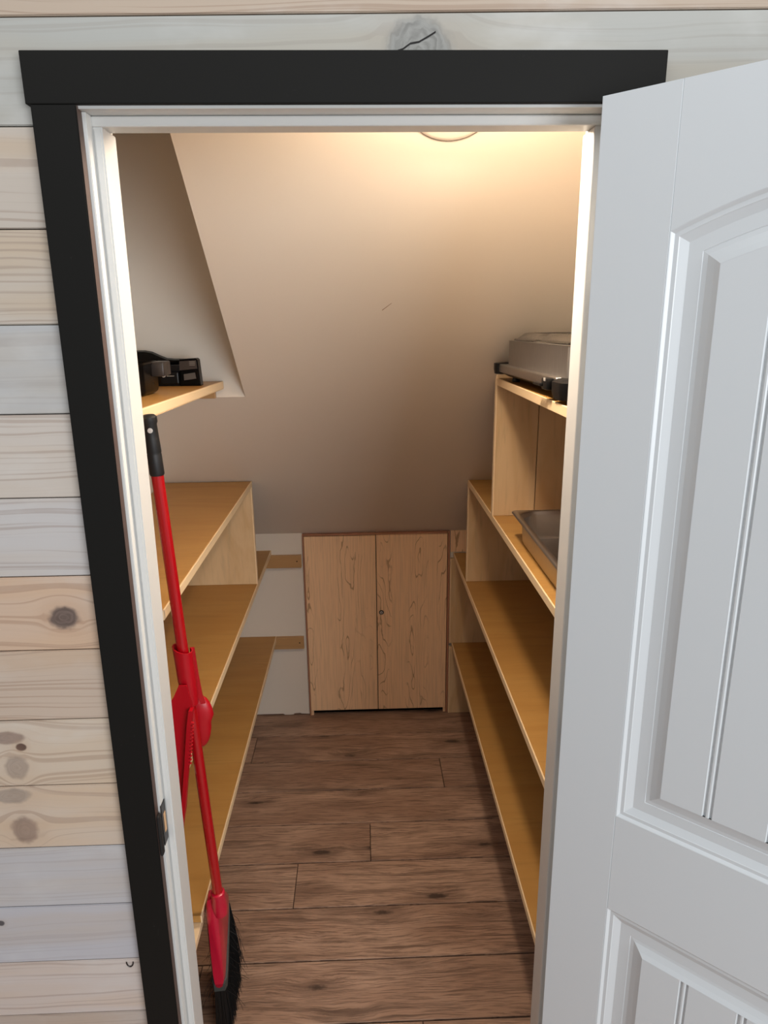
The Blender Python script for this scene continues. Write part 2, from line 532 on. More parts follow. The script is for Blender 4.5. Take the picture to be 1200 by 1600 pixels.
# niche back wall above the upper left shelf
bm = new_bm()
box(bm, XL, XE - .0005, YV, YV + .02, slz(YV) - .0001, ZC)
tag(obj('wall_niche', bm, M_white), 'upright white wall of the niche behind the upper left shelf', 'wall', 'structure')
# sloped ceiling with the niche cut out, as one drywall sheet
def sl(x, y, h): return (x, y + h * .653, slz(y) + h * .7575)
bm = new_bm()
yt = YB - (ZC - ZS) / T
pts = [(XL, YB + .012), (XR, YB + .012), (XR, yt), (XE, yt), (XE, YV), (XL, YV)]
prism(bm, pts, lambda p, q, h: sl(p, q, h), 0.0, .016)
ceil = tag(obj('ceiling', bm, M_white), 'sloping white underside of the stairs over the closet', 'ceiling', 'structure')
bm = new_bm(); prism(bm, [(YV, slz(YV) + .022), (yt + .03, ZC - .003), (YV, ZC - .003)], lambda p, q, h: (h, p, q), XE + .0005, XE + .016)
obj('cheek', bm, M_white, ceil)
bm = new_bm(); prism(bm, [(.3905, 1.0185), (.4135, 1.0), (.4140, 1.0006), (.3910, 1.0200)], lambda p, q, h: sl(p, q - .30, h), -.0004, .001)
obj('scratch', bm, mat_plain('brown_scratch', srgb(140, 104, 76), .6), ceil)
bm = new_bm(); box(bm, XL - .03, XR + .03, YF, YV + .02, ZC, ZC + .02)
obj('flat_strip', bm, M_white, ceil)

# ------------------------------------------------------------------ casing and jambs
def lean(z): return .003 - (2.05 - z) * .0055      # the left side of the frame stands slightly out of plumb
CF = -.019
bm = new_bm(); box(bm, -.1135, .7655, CF, -.0003, 2.055, 2.1196, .0015)
tag(obj('trim_1', bm, M_black), 'black head casing board across the top of the doorway', 'door casing', 'structure')
bm = new_bm()
prism(bm, [(-.110 + lean(0), .001), (-.0487 + lean(0), .001), (-.0487 + lean(2.055), 2.0545), (-.110 + lean(2.055), 2.0545)], lambda p, q, h: (p, h, q), -.0003, CF, .0012)
cl = tag(obj('trim_2', bm, M_black), 'black side casing board left of the doorway', 'door casing', 'structure')
bm = new_bm()
prism(bm, [(-.0489 + lean(0), .002), (-.0484 + lean(0), .002), (-.0484 + lean(2.055), 2.0542), (-.0489 + lean(2.055), 2.0542)], lambda p, q, h: (p, h, q), -.001, CF + .0015)
obj('brown_edge', bm, M_brown, cl)['label'] = 'brown unpainted inner edge'
bm = new_bm(); box(bm, .701, .762, CF, -.0003, .001, 2.0545, .0012)
tag(obj('trim_3', bm, M_black), 'black side casing board behind the open white door', 'door casing', 'structure')

fr = tag(empty('trim_4', (.33, .05, 0)), 'white door frame with stops lining the doorway', 'door frame', 'structure')
XJ0, XJ1, ZJ = -.0437, .696, 2.051
bm = new_bm(); box(bm, OPX0 + .002, OPX1 - .002, -.0115, YF + .004, ZJ, 2.0665, .001)
obj('head_jamb', bm, M_trimw, fr)
def leanbox(bm, x0, x1, y0, y1, z0, z1, bev):
    prism(bm, [(x0 + lean(z0), z0), (x1 + lean(z0), z0), (x1 + lean(z1), z1), (x0 + lean(z1), z1)], lambda p, q, h: (p, h, q), y1, y0, bev)
SZ0, SZ1 = .83, .915    # strike plate
bm = new_bm(); leanbox(bm, -.058, XJ0, 0.0, YF + .004, .001, ZJ - .0005, .001)
jl = obj('side_jamb', bm, M_trimw, fr)
bm = new_bm(); box(bm, XJ1, .712, 0.0, YF + .004, .001, ZJ - .0005, .001)
jr = obj('side_jamb', bm, M_trimw, fr)
bm = new_bm(); leanbox(bm, XJ0 + .0003, -.0300, .0205, .078, .001, ZJ - .0145, .0025)
obj('door_stop', bm, M_trimw, fr)
bm = new_bm(); box(bm, .6825, XJ1 - .0003, .0205, .078, .001, ZJ - .0145, .0025)
obj('door_stop', bm, M_trimw, fr)
bm = new_bm(); box(bm, XJ0 + .002, XJ1 - .0005, .020, .058, ZJ - .0145, ZJ - .0003, .0025)
obj('door_stop', bm, M_trimw, fr)
# strike plate
sx = XJ0 + lean(.87)
bm = new_bm(); box(bm, sx, sx + .0016, -.003, .020, SZ0, SZ1, .0004)
sp = obj('strike_plate', bm, M_metal, fr); sp['label'] = 'dark metal strike plate'
bm = new_bm(); box(bm, sx + .0017, sx + .0022, .005, .015, .853, .893)
obj('latch_hole', bm, mat_plain('bare_wood_in_latch_hole', srgb(206, 168, 128), .6), sp)
bm = new_bm(); box(bm, -.0485 + lean(.87), sx + .0012, -.0175, -.004, SZ0 - .012, SZ1 - .01, .003)
obj('strike_lip', bm, M_dark, sp)

# ------------------------------------------------------------------ door, opened wide towards the camera
PH = math.radians(47.8)
D0 = Vector((.6600, -.0755, 0)); DD = Vector((math.sin(PH), -math.cos(PH), 0)); DN = Vector((-math.cos(PH), -math.sin(PH), 0))
def dp(u_, z_, h_): return D0 + DD * u_ + DN * h_ + Vector((0, 0, z_))
DW, DT, DB = .730, 2.0472, .012
door = tag(empty('door_1', (D0.x, D0.y, 0)), 'white panelled door with arched upper panel standing open at right', 'door', 'structure')
bm = new_bm(); prism(bm, [(0.001, DB), (DW - .001, DB), (DW - .001, DT - .001), (.001, DT - .001)], dp, -.035, -.011)
obj('slab', bm, M_door, door)
SU = .1037
for (a, b) in ((0, SU), (DW - SU, DW)):
    bm = new_bm(); prism(bm, [(a, DB), (b, DB), (b, DT), (a, DT)], dp, -.0112, 0.0, .0008)
    obj('stile', bm, M_door, door)
PU0, PU1 = .104, .626
UC = (PU0 + PU1) / 2
def arch(u_): return 1.9330 - .879 * (u_ - UC) ** 2
NA = 28
au = [PU0 + (PU1 - PU0) * i / NA for i in range(NA + 1)]
def up_outline():
    return [(PU0, .982), (PU1, .982)] + [(a, arch(a)) for a in reversed(au)]
def lo_outline(): return [(PU0, .22), (PU1, .22), (PU1, .7968), (PU0, .7968)]
g = .0004
bm = new_bm(); prism(bm, [(a, arch(a)) for a in au] + [(PU1, DT), (PU0, DT)], dp, -.0112, -.0004, 0)
obj('rail', bm, M_door, door)
for (z0, z1) in ((.7968, .982), (DB, .22)):
    bm = new_bm(); prism(bm, [(SU + g, z0), (DW - SU - g, z0), (DW - SU - g, z1), (SU + g, z1)], dp, -.0112, -.0004, 0)
    obj('rail', bm, M_door, door)

def inset(poly, d):
    n = len(poly); out = []
    for i in range(n):
        p0, p1, p2 = Vector(poly[i - 1]), Vector(poly[i]), Vector(poly[(i + 1) % n])
        e1, e2 = (p1 - p0).normalized(), (p2 - p1).normalized()
        n1, n2 = Vector((-e1.y, e1.x)), Vector((-e2.y, e2.x))
        b = (n1 + n2)
        b = b / max(b.dot(n1), 1e-6)
        out.append(tuple(p1 + b * d))
    return out
PROF = [(0, -.0004), (.0012, -.0010), (.005, -.0042), (.0105, -.0042), (.0115, -.0050), (.0225, -.0100), (.0400, -.0100), (.0405, -.0108), (.047, -.0100), (.057, -.0060), (.065, -.0020)]
BEADS = [.237, .3225, .408, .4935]
BP = [(-.0072, 0), (-.0052, -.0032), (-.0038, -.0034), (-.0026, -.0012), (-.0012, -.0002), (.0012, -.0002), (.0026, -.0012), (.0038, -.0034), (.0052, -.0032), (.0072, 0)]
def arch_inset(d):
    pts = []
    for i in range(401):
        a = PU0 - .05 + (PU1 - PU0 + .1) * i / 400
        sl_ = -2 * .879 * (a - UC)
        q = math.hypot(1, sl_)
        pts.append((a + d * sl_ / q, arch(a) - d / q))
    lo_, hi_ = PU0 + d, PU1 - d
    us_l = [lo_ + (hi_ - lo_) * i / NA for i in range(NA + 1)]
    out = [(lo_, .982 + d), (hi_, .982 + d)]
    top_l = []
    for u_ in us_l:
        for (a0, b0), (a1, b1) in zip(pts, pts[1:]):
            if a0 <= u_ <= a1:
                top_l.append((u_, b0 + (b1 - b0) * (u_ - a0) / max(a1 - a0, 1e-9))); break
    return out + top_l[::-1]
for outline, INS in ((up_outline(), arch_inset), (lo_outline(), lambda d: inset(lo_outline(), d))):
    bm = new_bm()
    loops = [[dp(a, b, h) for a, b in INS(d)] for d, h in PROF]
    rings(bm, loops, False, False)
    pan = obj('panel', bm, M_door, door)
    f_ = INS(.0645)
    us = sorted({round(a, 5) for a, b in f_})
    u0, u1 = us[0], us[-1]
    zb0 = f_[0][1]
    tops = sorted([(a, b) for a, b in f_ if b > zb0 + .1])
    def ztop(u_):
        for (a, b), (c, d) in zip(tops, tops[1:]):
            if a - 1e-6 <= u_ <= c + 1e-6: return b + (d - b) * (u_ - a) / max(c - a, 1e-6)
        return tops[-1][1]
    cols = {u_: -.0021 for u_ in us}
    for bc in BEADS:
        for u_ in list(cols):
            if abs(u_ - bc) < .0074: del cols[u_]
        for du_, h in BP: cols[bc + du_] = -.0021 + h
    bm = new_bm()
    prev = None
    for u_ in sorted(cols):
        if u_ < u0 or u_ > u1: continue
        v = (bm.verts.new(dp(u_, zb0, cols[u_])), bm.verts.new(dp(u_, ztop(u_), cols[u_])))
        if prev: bm.faces.new((prev[0], v[0], v[1], prev[1]))
        prev = v
    obj('beaded_field', bm, M_door, pan)
# hinges: leaf on the jamb, knuckle, leaf let into the door edge
HP = D0 - DN * .035
for zc in (1.762, 1.012, .25):
    bm = new_bm(); box(bm, .6945, .6962, -.012, .0195, zc - .044, zc + .044, .0004)
    hg = obj('hinge', bm, M_hinge, door)
    bm = new_bm(); tube(bm, [(.698, -.0255, zc - .046), (.698, -.0255, zc + .046)], .0058, 12)
    obj('knuckle', bm, M_hinge, hg, 40)

# ------------------------------------------------------------------ shelving
TH = .019
def shelf(parent, x0, x1, y0, y1, z, front, mat=None, rot=None):
    """shelf board with a pale edge band on its front; front = 'left' or 'right' edge in x"""
    bm = new_bm()
    e = .004
    if front == 'right': box(bm, x0, x1 - e, y0, y1, z - TH, z, .0008, 1)
    else: box(bm, x0 + e, x1, y0, y1, z - TH, z, .0008, 1)
    s = obj('shelf', bm, M_ply, parent)
    bm = new_bm()
    if front == 'right': box(bm, x1 - e + .0001, x1, y0, y1, z - TH - .0015, z + .0003, .0008, 1)
    else: box(bm, x0, x0 + e - .0001, y0, y1, z - TH - .0015, z + .0003, .0008, 1)
    obj('edge_band', bm, M_edge, s)
    return s
def upright(parent, x0, x1, y, z0, z1, front):
    bm = new_bm(); e = .004
    if front == 'right': box(bm, x0, x1 - e, y, y + .018, z0, z1, .0006, 1)
    else: box(bm, x0 + e, x1, y, y + .018, z0, z1, .0006, 1)
    s = obj('end_panel', bm, M_plyv, parent)
    bm = new_bm()
    if front == 'right': box(bm, x1 - e + .0001, x1, y - .0004, y + .0184, z0, z1, .0006, 1)
    else: box(bm, x0, x0 + e - .0001, y - .0004, y + .0184, z0, z1, .0006, 1)
    obj('edge_band', bm, M_edgev, s)
    return s

LF, RF = -.0735, .7235
YN, YNL = .125, .222
# left unit
lu = tag(empty('shelf_unit', (-.23, .9, 0)), 'birch plywood shelf unit along the left closet wall, behind the broom', 'shelf unit')
z1_, z2_, z3_ = .4013, .8092, 1.2035
shelf(lu, XL + .002, LF + .003, .256, YB - .001, z1_, 'right')
bm = new_bm(); box(bm, XL + .002, LF, .13, .275, z1_ - TH - .021, z1_ - TH - .002, .0008, 1)
obj('ledger', bm, M_edge, lu)
shelf(lu, XL + .002, LF + .001, YNL, YB - .001, z2_, 'right')
shelf(lu, XL + .002, LF - .001, YNL, 1.397, z3_, 'right')
upright(lu, XL + .002, LF, 1.372, z2_ + .0006, z3_ - TH - .0016, 'right')
for (zz, xe_) in ((.7887, .0608), (.401, .0557)):
    bm = new_bm(); box(bm, XL + .003, xe_ - .003, YB - .019, YB - .0006, zz - .056, zz, .0012)
    c = obj('cleat', bm, M_cleat, lu)
    bm = new_bm(); lathe(bm, [(.0001, 0), (.003, 0), (.003, .0012), (.0001, .0014)], (xe_ - .022, YB - .019, zz - .026), (0, -1, 0), 10)
    obj('screw_head', bm, M_dark, c)
# shelves 1, 2 rest on the cleats at their far end: pull the boards clear of the cleat fronts below the tops
# upper left wall shelf (slightly tilted)
us_ = tag(empty('wall_shelf', (-.235, YV, 1.5995), (-.0180, 0, 0)), 'single birch wall shelf high on the left, holding black appliances', 'shelf')
def lobj(name, bm, m, parent, smooth=None, kind=None): return obj(name, bm, m, parent, smooth, world=False, kind=kind)
bm = new_bm(); box(bm, XL + .235 + .002, .1585, -.865, -.002, -TH, 0, .0008, 1)
s = lobj('board', bm, M_ply, us_)
bm = new_bm(); box(bm, .1586, .1625, -.865, -.002, -TH - .0035, .0003, .003, 3)
lobj('edge_band', bm, M_edge, us_)
bm = new_bm(); box(bm, XL + .235 + .002, .1385, -.020, -.003, -TH - .030, -TH - .0003, .001)
lobj('cleat', bm, M_cleat, us_)

# right unit
ru = tag(empty('shelf_unit', (.9, .9, 0)), 'stepped birch plywood shelf unit along the right closet wall', 'shelf unit')
q1, q2, q3, q4 = .357, .782, 1.188, 1.6033
y1_, y2_, y3_ = 1.748, 1.4193, .927
shelf(ru, RF - .004, XR - .002, YN, y1_ + .02, q1, 'left')
shelf(ru, RF - .001, XR - .002, YN, y1_ + .02, q2, 'left')
shelf(ru, RF + .003, XR - .002, YN, y2_ + .018, q3, 'left')
shelf(ru, RF + .003, XR - .002, YN, y3_ - .0006, q4, 'left')
upright(ru, .7072, XR - .002, y1_, .001, q1 - TH - .0016, 'left')
upright(ru, .7075, XR - .002, y1_, q1 + .0006, q2 - TH - .0016, 'left')
upright(ru, RF + .004, XR - .002, y2_, q2 + .0006, q3 - TH - .0016, 'left')
upright(ru, RF + .002, .8535, y3_, q3 + .0006, q4 + .009, 'left')
bm = new_bm(); box(bm, .8560, XR - .002, y3_ + .001, y3_ + .018, q3 + .0006, q4 + .009, .0008, 1)
obj('end_panel', bm, M_plyv, ru)
bm = new_bm(); box(bm, .850, .862, y3_ + .0181, y3_ + .022, q3 + .03, q4 - .03)
obj('joint_backing', bm, M_dark, ru)

# ------------------------------------------------------------------ maple cabinet at the back
cab = tag(empty('cabinet', (.385, YB, 0)), 'low maple two-door cabinet set in the back wall under the slope', 'cabinet')
FY = 1.752
bm = new_bm(); box(bm, .0655, .0715, FY + .004, YB + .15, .001, .8835, .0008, 1); obj('side_panel', bm, M_mapledge, cab)
bm = new_bm(); box(bm, .6975, .7065, FY + .006, YB + .15, .001, .8835, .0008, 1); obj('side_panel', bm, M_mapledge, cab)
bm = new_bm(); box(bm, .0717, .6963, FY + .002, YB + .15, .8765, .8835, .0008, 1); obj('top_panel', bm, M_mapledge, cab)
bm = new_bm(); box(bm, .0717, .6963, YB + .135, YB + .15, .001, .8764); obj('back_panel', bm, M_dark, cab)
bm = new_bm(); box(bm, .0717, .0835, FY + .008, FY + .018, .001, .027, .0006, 1); obj('foot', bm, M_maple, cab)
bm = new_bm(); box(bm, .6845, .6963, FY + .008, FY + .018, .001, .027, .0006, 1); obj('foot', bm, M_maple, cab)
bm = new_bm(); box(bm, .0725, .3812, FY, FY + .016, .0290, .8735, .0012, 1)
d1 = obj('door', bm, M_maple, cab)
bm = new_bm(); box(bm, .3845, .6945, FY, FY + .016, .0285, .8750, .0012, 1)
d2 = obj('door', bm, M_maple, cab)
lk = (.4033, FY, .5144)
bm = new_bm(); lathe(bm, [(.0105, .0), (.0105, .002), (.0085, .0035), (.0080, .0030)], lk, (0, -1, 0), 24)
lo = obj('cam_lock', bm, M_blackp, d2, 30)
bm = new_bm(); lathe(bm, [(.0068, .0030), (.0068, .0048), (.0060, .0052)], lk, (0, -1, 0), 24)
obj('lock_cylinder', bm, M_chrome, d2, 30)
bm = new_bm(); lathe(bm, [(.0022, .0052), (.0022, .0056)], lk, (0, -1, 0), 12)
obj('keyhole', bm, M_dark, d2)
bm = new_bm(); box(bm, .7105, XR - .004, YB - .0018, YB + .0016, q2 + .003, .8835); obj('filler_panel', bm, M_maple, cab)

# ------------------------------------------------------------------ ceiling light on the slope
SN = Vector((0, -.653, -.7575))
LC = Vector((.509, .3016, slz(.3016)))
lt = tag(empty('ceiling_light', LC), 'round slim ceiling light on the slope just above the doorway', 'ceiling light')
bm = new_bm(); lathe(bm, [(.083, .0005), (.0845, .002), (.083, .0035), (.076, .0050), (.0605, .0055), (.060, .004)], LC, SN, 48, True, False)
obj('trim_ring', bm, M_white, lt, 40)
bm = new_bm(); lathe(bm, [(.0838, .0002), (.0862, .0002), (.0862, .0022), (.0838, .0026)], LC, SN, 56, False, False)  # thin grey ring painted as the shadow line in the gap round the trim
obj('trim_shadow_line', bm, mat_plain('grey_trim_shadow', srgb(120, 108, 98), .6), lt, 40)
bm = new_bm(); lathe(bm, [(.0598, .0042), (.0595, .0052), (.050, .0060), (.0001, .0062)], LC, SN, 48, True, False)
obj('diffuser', bm, M_glow, lt, 40)
lp = area('lamp_light', LC + SN * .016, LC + SN * .016 + Vector((0, -.545, -.838)), .110, LAMP_POWER, LAMP_COLOR, 'DISK')

# ------------------------------------------------------------------ broom
PB, PT = Vector((-.0287, .262, .455)), Vector((-.0575, .200, 1.604))
pd = (PT - PB).normalized()
br = tag(empty('broom', (-.05, .31, 0)), 'red-handled broom with black bristles leaning by the left shelves', 'broom')
ln = (PT - PB).length
bm = new_bm(); tube(bm, [PB - pd * .03, PB + pd * (ln - .095)], .0118, 20); obj('pole', bm, M_red, br, 50)
bm = new_bm()
lathe(bm, [(.0128, ln - .115), (.0137, ln - .112), (.0133, ln - .075), (.0128, ln - .073), (.0136, ln - .070), (.0130, ln - .045), (.0122, ln - .018), (.0142, ln - .013), (.0140, ln - .004), (.010, ln), (.0001, ln + .001)], PB, pd, 24)
obj('grip', bm, M_grip, br, 40)
bm = new_bm()
side = Vector((.2, -1, 0)).normalized()
lathe(bm, [(.0048, 0), (.0048, .0010), (.0001, .0012)], PB + pd * (ln - .028) + side * .0124, side, 12)
obj('hang_hole', bm, M_chrome, br)
# head: angled cap, its width runs away from the camera
WD = Vector((-.09, 1, 0)).normalized(); ND = Vector((1, .09, 0)).normalized()
HB = PB - pd * .002
def hp(w, z_, n_): return Vector((-.0445, .262, 0)) + WD * w + ND * n_ + Vector((0, 0, z_))
# cap outline over its width: upper edge drops from the socket to the far end, lower edge is slanted
capw = [-.012, 0.0, .03, .07, .11, .15, .176]
top = [.405, .445, .445, .405, .362, .322, .290]
bot = [.186, .188, .200, .214, .228, .242, .252]
half = [.0125, .0175, .0178, .0165, .015, .0135, .011]
def lower(w): return .188 + (.252 - .188) * max(0.0, w) / .176
bm = new_bm()
loops = []
for w, a, b, h in zip(capw, top, bot, half):
    lp_ = []
    for k in range(16):
        an = 2 * math.pi * k / 16
        zc = (a + b) / 2; hz = (a - b) / 2
        ca, sa = math.cos(an), math.sin(an)
        lp_.append(hp(w, zc + hz * (abs(sa) ** .45) * (1 if sa > 0 else -1), h * (abs(ca) ** .5) * (1 if ca > 0 else -1)))
    loops.append(lp_)
rings(bm, loops)
cap = obj('head_cap', bm, M_redh, br, 45)
bm = new_bm(); lathe(bm, [(.0165, -.055), (.0185, -.03), (.0165, .002), (.0170, .004), (.0160, .010), (.0128, .012)], PB, pd, 20)
obj('socket', bm, M_redh, cap, 40)
bm = new_bm()
rings(bm, [[hp(w, b + dz, s_ * h) for (dz, s_) in ((-.010, -1.03), (-.010, 1.03), (.012, 1.06), (.012, -1.06))] for w, b, h in zip(capw, bot, half)])
obj('ferrule', bm, mat_plain('grey_ferrule', srgb(58, 62, 60), .5), cap, 30)
# bristles
rb = random.Random(3)
bm = new_bm()
def bristle(p0, p1, rad, bend):
    mid = (p0 + p1) / 2 + bend
    pts = [p0, mid, p1]
    loops = []
    for i, p in enumerate(pts):
        rr = rad * (1, .9, .45)[i]
        loops.append([p + WD * math.cos(a) * rr + ND * math.sin(a) * rr for a in (0, 2.094, 4.188)])
    rings(bm, loops, False, True)
for i in range(1700):
    w = rb.uniform(-.008, .176)
    q = min(range(len(capw)), key=lambda k: abs(capw[k] - w))
    t_ = (w + .014) / .194
    b = lower(w)
    h = rb.uniform(-.013, .013)
    fl = 1.0 + .28 * t_
    sp_ = rb.gauss(0, .004)
    p0 = hp(w, b + .006, h)
    zt_ = rb.uniform(.003, .022) + (.05 * rb.random() if w > .15 else 0)
    p1 = hp(w * 1.08 + .002 + rb.gauss(0, .005), zt_, h * 1.25 + sp_ + .013 * t_)
    bristle(p0, p1, .0010, ND * rb.gauss(0, .002) + WD * rb.gauss(0, .002))
for i in range(46):     # stray hairs
    w = rb.uniform(-.01, .18)
    b = lower(w)
    s_ = rb.choice((-1, 1, -1))
    p0 = hp(w, b - rb.uniform(0, .05), s_ * .012)
    p1 = p0 + ND * s_ * rb.uniform(.012, .05) + Vector((0, 0, -rb.uniform(.02, .11))) + WD * rb.uniform(-.03, .03)
    p1.z = max(p1.z, .004)
    bristle(p0, p1, .0007, ND * s_ * .006)
obj('bristles', bm, M_brist, br, kind='stuff')

# ------------------------------------------------------------------ dustpan clipped to the broom pole
def pole(z_): return PB + pd * ((z_ - PB.z) / pd.z)
dz0 = .86
dpn = tag(empty('dustpan', pole(dz0)), 'red plastic dustpan clipped on the red broom pole', 'dustpan')
XA = Vector((.93, .37, 0)).normalized(); YA = Vector((.37, -.93, 0)).normalized()   # across, and towards the camera
def pp(a, z_, c): return pole(z_) + XA * a + YA * c
# clip handle: open channel around the pole, narrowing down into the pan
bm = new_bm()
loops = []
for z_, w in ((.985, .0165), (1.01, .0185), (1.05, .0190), (1.10, .0198), (1.118, .0205)):
    lp_ = []
    for rad in (w, w - .0028):
        ks = range(15) if rad == w else range(14, -1, -1)
        for k in ks:
            a = math.radians(15 - 290 * k / 14)
            lp_.append(pp(math.cos(a) * rad, z_ + (.007 * math.cos(a - 2.6) if z_ > 1.11 else 0), math.sin(a) * rad * -1))
    loops.append(lp_)
rings(bm, loops)
obj('clip_handle', bm, M_redp, dpn, 40)
bm = new_bm()
rings(bm, [[(x_ + .012, y_ + .012, z_), (x_ + .021, y_ + .014, z_), (x_ + .021, y_ + .0175, z_), (x_ + .012, y_ + .0155, z_)] for x_, y_, z_ in [(pole(zz_).x + dx_, pole(zz_).y, zz_) for zz_, dx_ in ((.975, .006), (1.0, .002), (1.05, 0), (1.112, -.001))]])
obj('back_lip', bm, M_redp, dpn, 30)
# pan blade in front of the pole: a curved plate tapering to the lip
rowz = [1.045, 1.02, .995, .965, .930, .895, .860, .825, .790, .755, .725, .702]
rowr = [-.038, -.033, -.030, -.036, -.041, -.046, -.0505, -.056, -.061, -.066, -.071, -.0755]
roww = [-.038, -.033, -.029, -.0325, -.0355, -.040, -.0465, -.056, -.061, -.066, -.071, -.0755]
rowl = [-.054, -.066, -.082, -.100, -.112, -.118, -.120, -.118, -.112, -.102, -.092, -.079]
def by(x, xr_): return .2025 - .22 * max(0.0, xr_ - x - .02) ** 1.3
bm = new_bm()
NB = 8
front = [[bm.verts.new((a + (b - a) * q / NB, by(a + (b - a) * q / NB, b), z_)) for q in range(NB + 1)] for z_, a, b in zip(rowz, rowl, roww)]
back = [[bm.verts.new((a + (b - a) * q / NB, by(a + (b - a) * q / NB, b) + .003, z_)) for q in range(NB + 1)] for z_, a, b in zip(rowz, rowl, roww)]
for G in (front, back):
    for r0, r1 in zip(G, G[1:]):
        for q in range(NB): bm.faces.new((r0[q], r0[q + 1], r1[q + 1], r1[q]))
for q in (0, NB):
    for k in range(len(rowz) - 1): bm.faces.new((front[k][q], front[k + 1][q], back[k + 1][q], back[k][q]))
for k in (0, len(rowz) - 1):
    for q in range(NB): bm.faces.new((front[k][q], front[k][q + 1], back[k][q + 1], back[k][q]))
obj('pan', bm, M_redp, dpn, 40)
# bright side wall along the right edge of the blade, with comb teeth
bm = new_bm()
loops = []
for z_, b in list(zip(rowz, rowr))[2:]:
    w = .0042 if z_ > .74 else .003
    loops.append([(b - w, .2020, z_), (b + w, .2020, z_), (b + w, .186, z_), (b - w, .186, z_)])
rings(bm, loops)
rim = obj('side_wall', bm, M_redp, dpn, 30)
bm = new_bm()
for k in range(12):
    z_ = .965 - .0088 * k
    b = -.036 - (.965 - z_) * .138
    vs = [(b + .0040, .1875, z_ + .0024), (b + .0100, .1885, z_), (b + .0040, .1875, z_ - .0024)]
    rings(bm, [vs, [(x_, y_ + .006, zz_) for x_, y_, zz_ in vs]])
obj('comb_teeth', bm, M_redp, rim)
# rounded hood bulging out behind the pole on the right
bm = new_bm()
hood = []
for k in range(13):
    a = math.pi * k / 12
    zc = .920 + .066 * math.cos(a)
    wq = max(.0006, math.sin(a)) ** .8
    hood.append([(-.046 + (.004 + .034 * wq) * math.cos(b) + (.006 if zc > .92 else -.002), .268 - .016 * wq * math.sin(b), zc) for b in [math.radians(-80 + 170 * q / 10) for q in range(11)]])
rings(bm, hood)
obj('hood', bm, M_redp, dpn, 50)

# ------------------------------------------------------------------ black appliances on the upper left shelf
def ush(y): return 1.5995 + .0180 * (.9967 - y) + .0012
gz = ush(.88)
gr = tag(empty('electric_griddle', (-.22, .88, gz)), 'black electric griddle with end block at the far end of the upper left shelf', 'griddle')
bm = new_bm(); prism(bm, rrect(-.372, -.140, .815, .952, .012), lambda p, q, h: (p, q, h), gz, gz + .040, .004)
obj('base', bm, M_blackp, gr, 40)
bm = new_bm()
rings(bm, [[(a, b, gz + .0402) for a, b in rrect(-.376, -.140, .806, .956, .014)], [(a, b, gz + .056) for a, b in rrect(-.380, -.138, .803, .958, .016)],
           [(a, b, gz + .056) for a, b in rrect(-.374, -.144, .809, .952, .012)], [(a, b, gz + .047) for a, b in rrect(-.366, -.152, .817, .944, .010)]])
obj('pan', bm, M_blackp, gr, 40)
# raised back rim swelling into a handle towards the left
bm = new_bm()
loops = []
for i in range(13):
    xx = -.378 + .242 * i / 12
    s_ = max(0, min(1, (-.205 - xx) / .07)); s_ = s_ * s_ * (3 - 2 * s_)
    ht = .062 + .024 * s_
    loops.append([(xx, .930, gz + .0565), (xx, .957, gz + .0565), (xx, .957, gz + ht), (xx, .945, gz + ht + .004), (xx, .932, gz + ht)])
rings(bm, loops); obj('back_rim', bm, M_blackg, gr, 40)
# end block with rating label and printed lines
bm = new_bm()
prism(bm, [(-.150, gz + .0005), (-.0955, gz + .0005), (-.0995, gz + .069), (-.104, gz + .073), (-.147, gz + .071)], lambda p, q, h: (p, h, q), .832, .800, .003)
eb = obj('end_block', bm, M_blackg, gr, 40)
bm = new_bm(); prism(bm, [(-.138, gz + .016), (-.106, gz + .020), (-.108, gz + .036), (-.138, gz + .032)], lambda p, q, h: (p, h, q), .8002, .7990)
obj('rating_label', bm, M_label, eb)
bm = new_bm(); prism(bm, [(-.148, gz + .042), (-.101, gz + .046), (-.1025, gz + .068), (-.147, gz + .066)], lambda p, q, h: (p, h, q), .8002, .7994)
obj('fascia', bm, mat_plain('brown_black_fascia', srgb(58, 50, 46), .3), eb)
bm = new_bm()
for k in range(3):
    zz_ = gz + .055 + .0042 * k
    box(bm, -.121, -.106, .7988, .7993, zz_, zz_ + .0011)
obj('printed_lines', bm, M_print, eb)
# probe socket in the shadowed front
bm = new_bm(); box(bm, -.200, -.152, .797, .8145, gz + .006, gz + .038, .003); ps = obj('probe_socket', bm, M_blackp, gr)
bm = new_bm(); lathe(bm, [(.0045, 0), (.0045, .004), (.002, .005)], (-.190, .797, gz + .029), (0, -1, 0), 12); obj('pin', bm, M_chrome, ps, 40)
bm = new_bm(); box(bm, -.182, -.163, .795, .797, gz + .027, gz + .0285); obj('slot', bm, M_print, ps)

pz = ush(.52) + .0012
pt = tag(empty('roasting_pot', (-.25, .52, pz)), 'glossy black rounded pot with block handle, nearest on the upper left shelf', 'pot')
bm = new_bm()
o_ = lambda i, z_: [(a, b, pz + z_) for a, b in rrect(-.352 + i, -.144 - i, .462 + i, .598 - i, .020)]
rings(bm, [o_(.006, 0), o_(.0015, .004), o_(0, .010), o_(-.001, .064), o_(-.003, .068), o_(0, .0715), o_(.004, .069), o_(.006, .02)])
obj('body', bm, M_blackg, pt, 50)
bm = new_bm(); box(bm, -.1465, -.116, .535, .597, pz + .038, pz + .0705, .003); obj('handle', bm, mat_plain('brown_black_handle', srgb(48, 42, 39), .35), pt, 40)

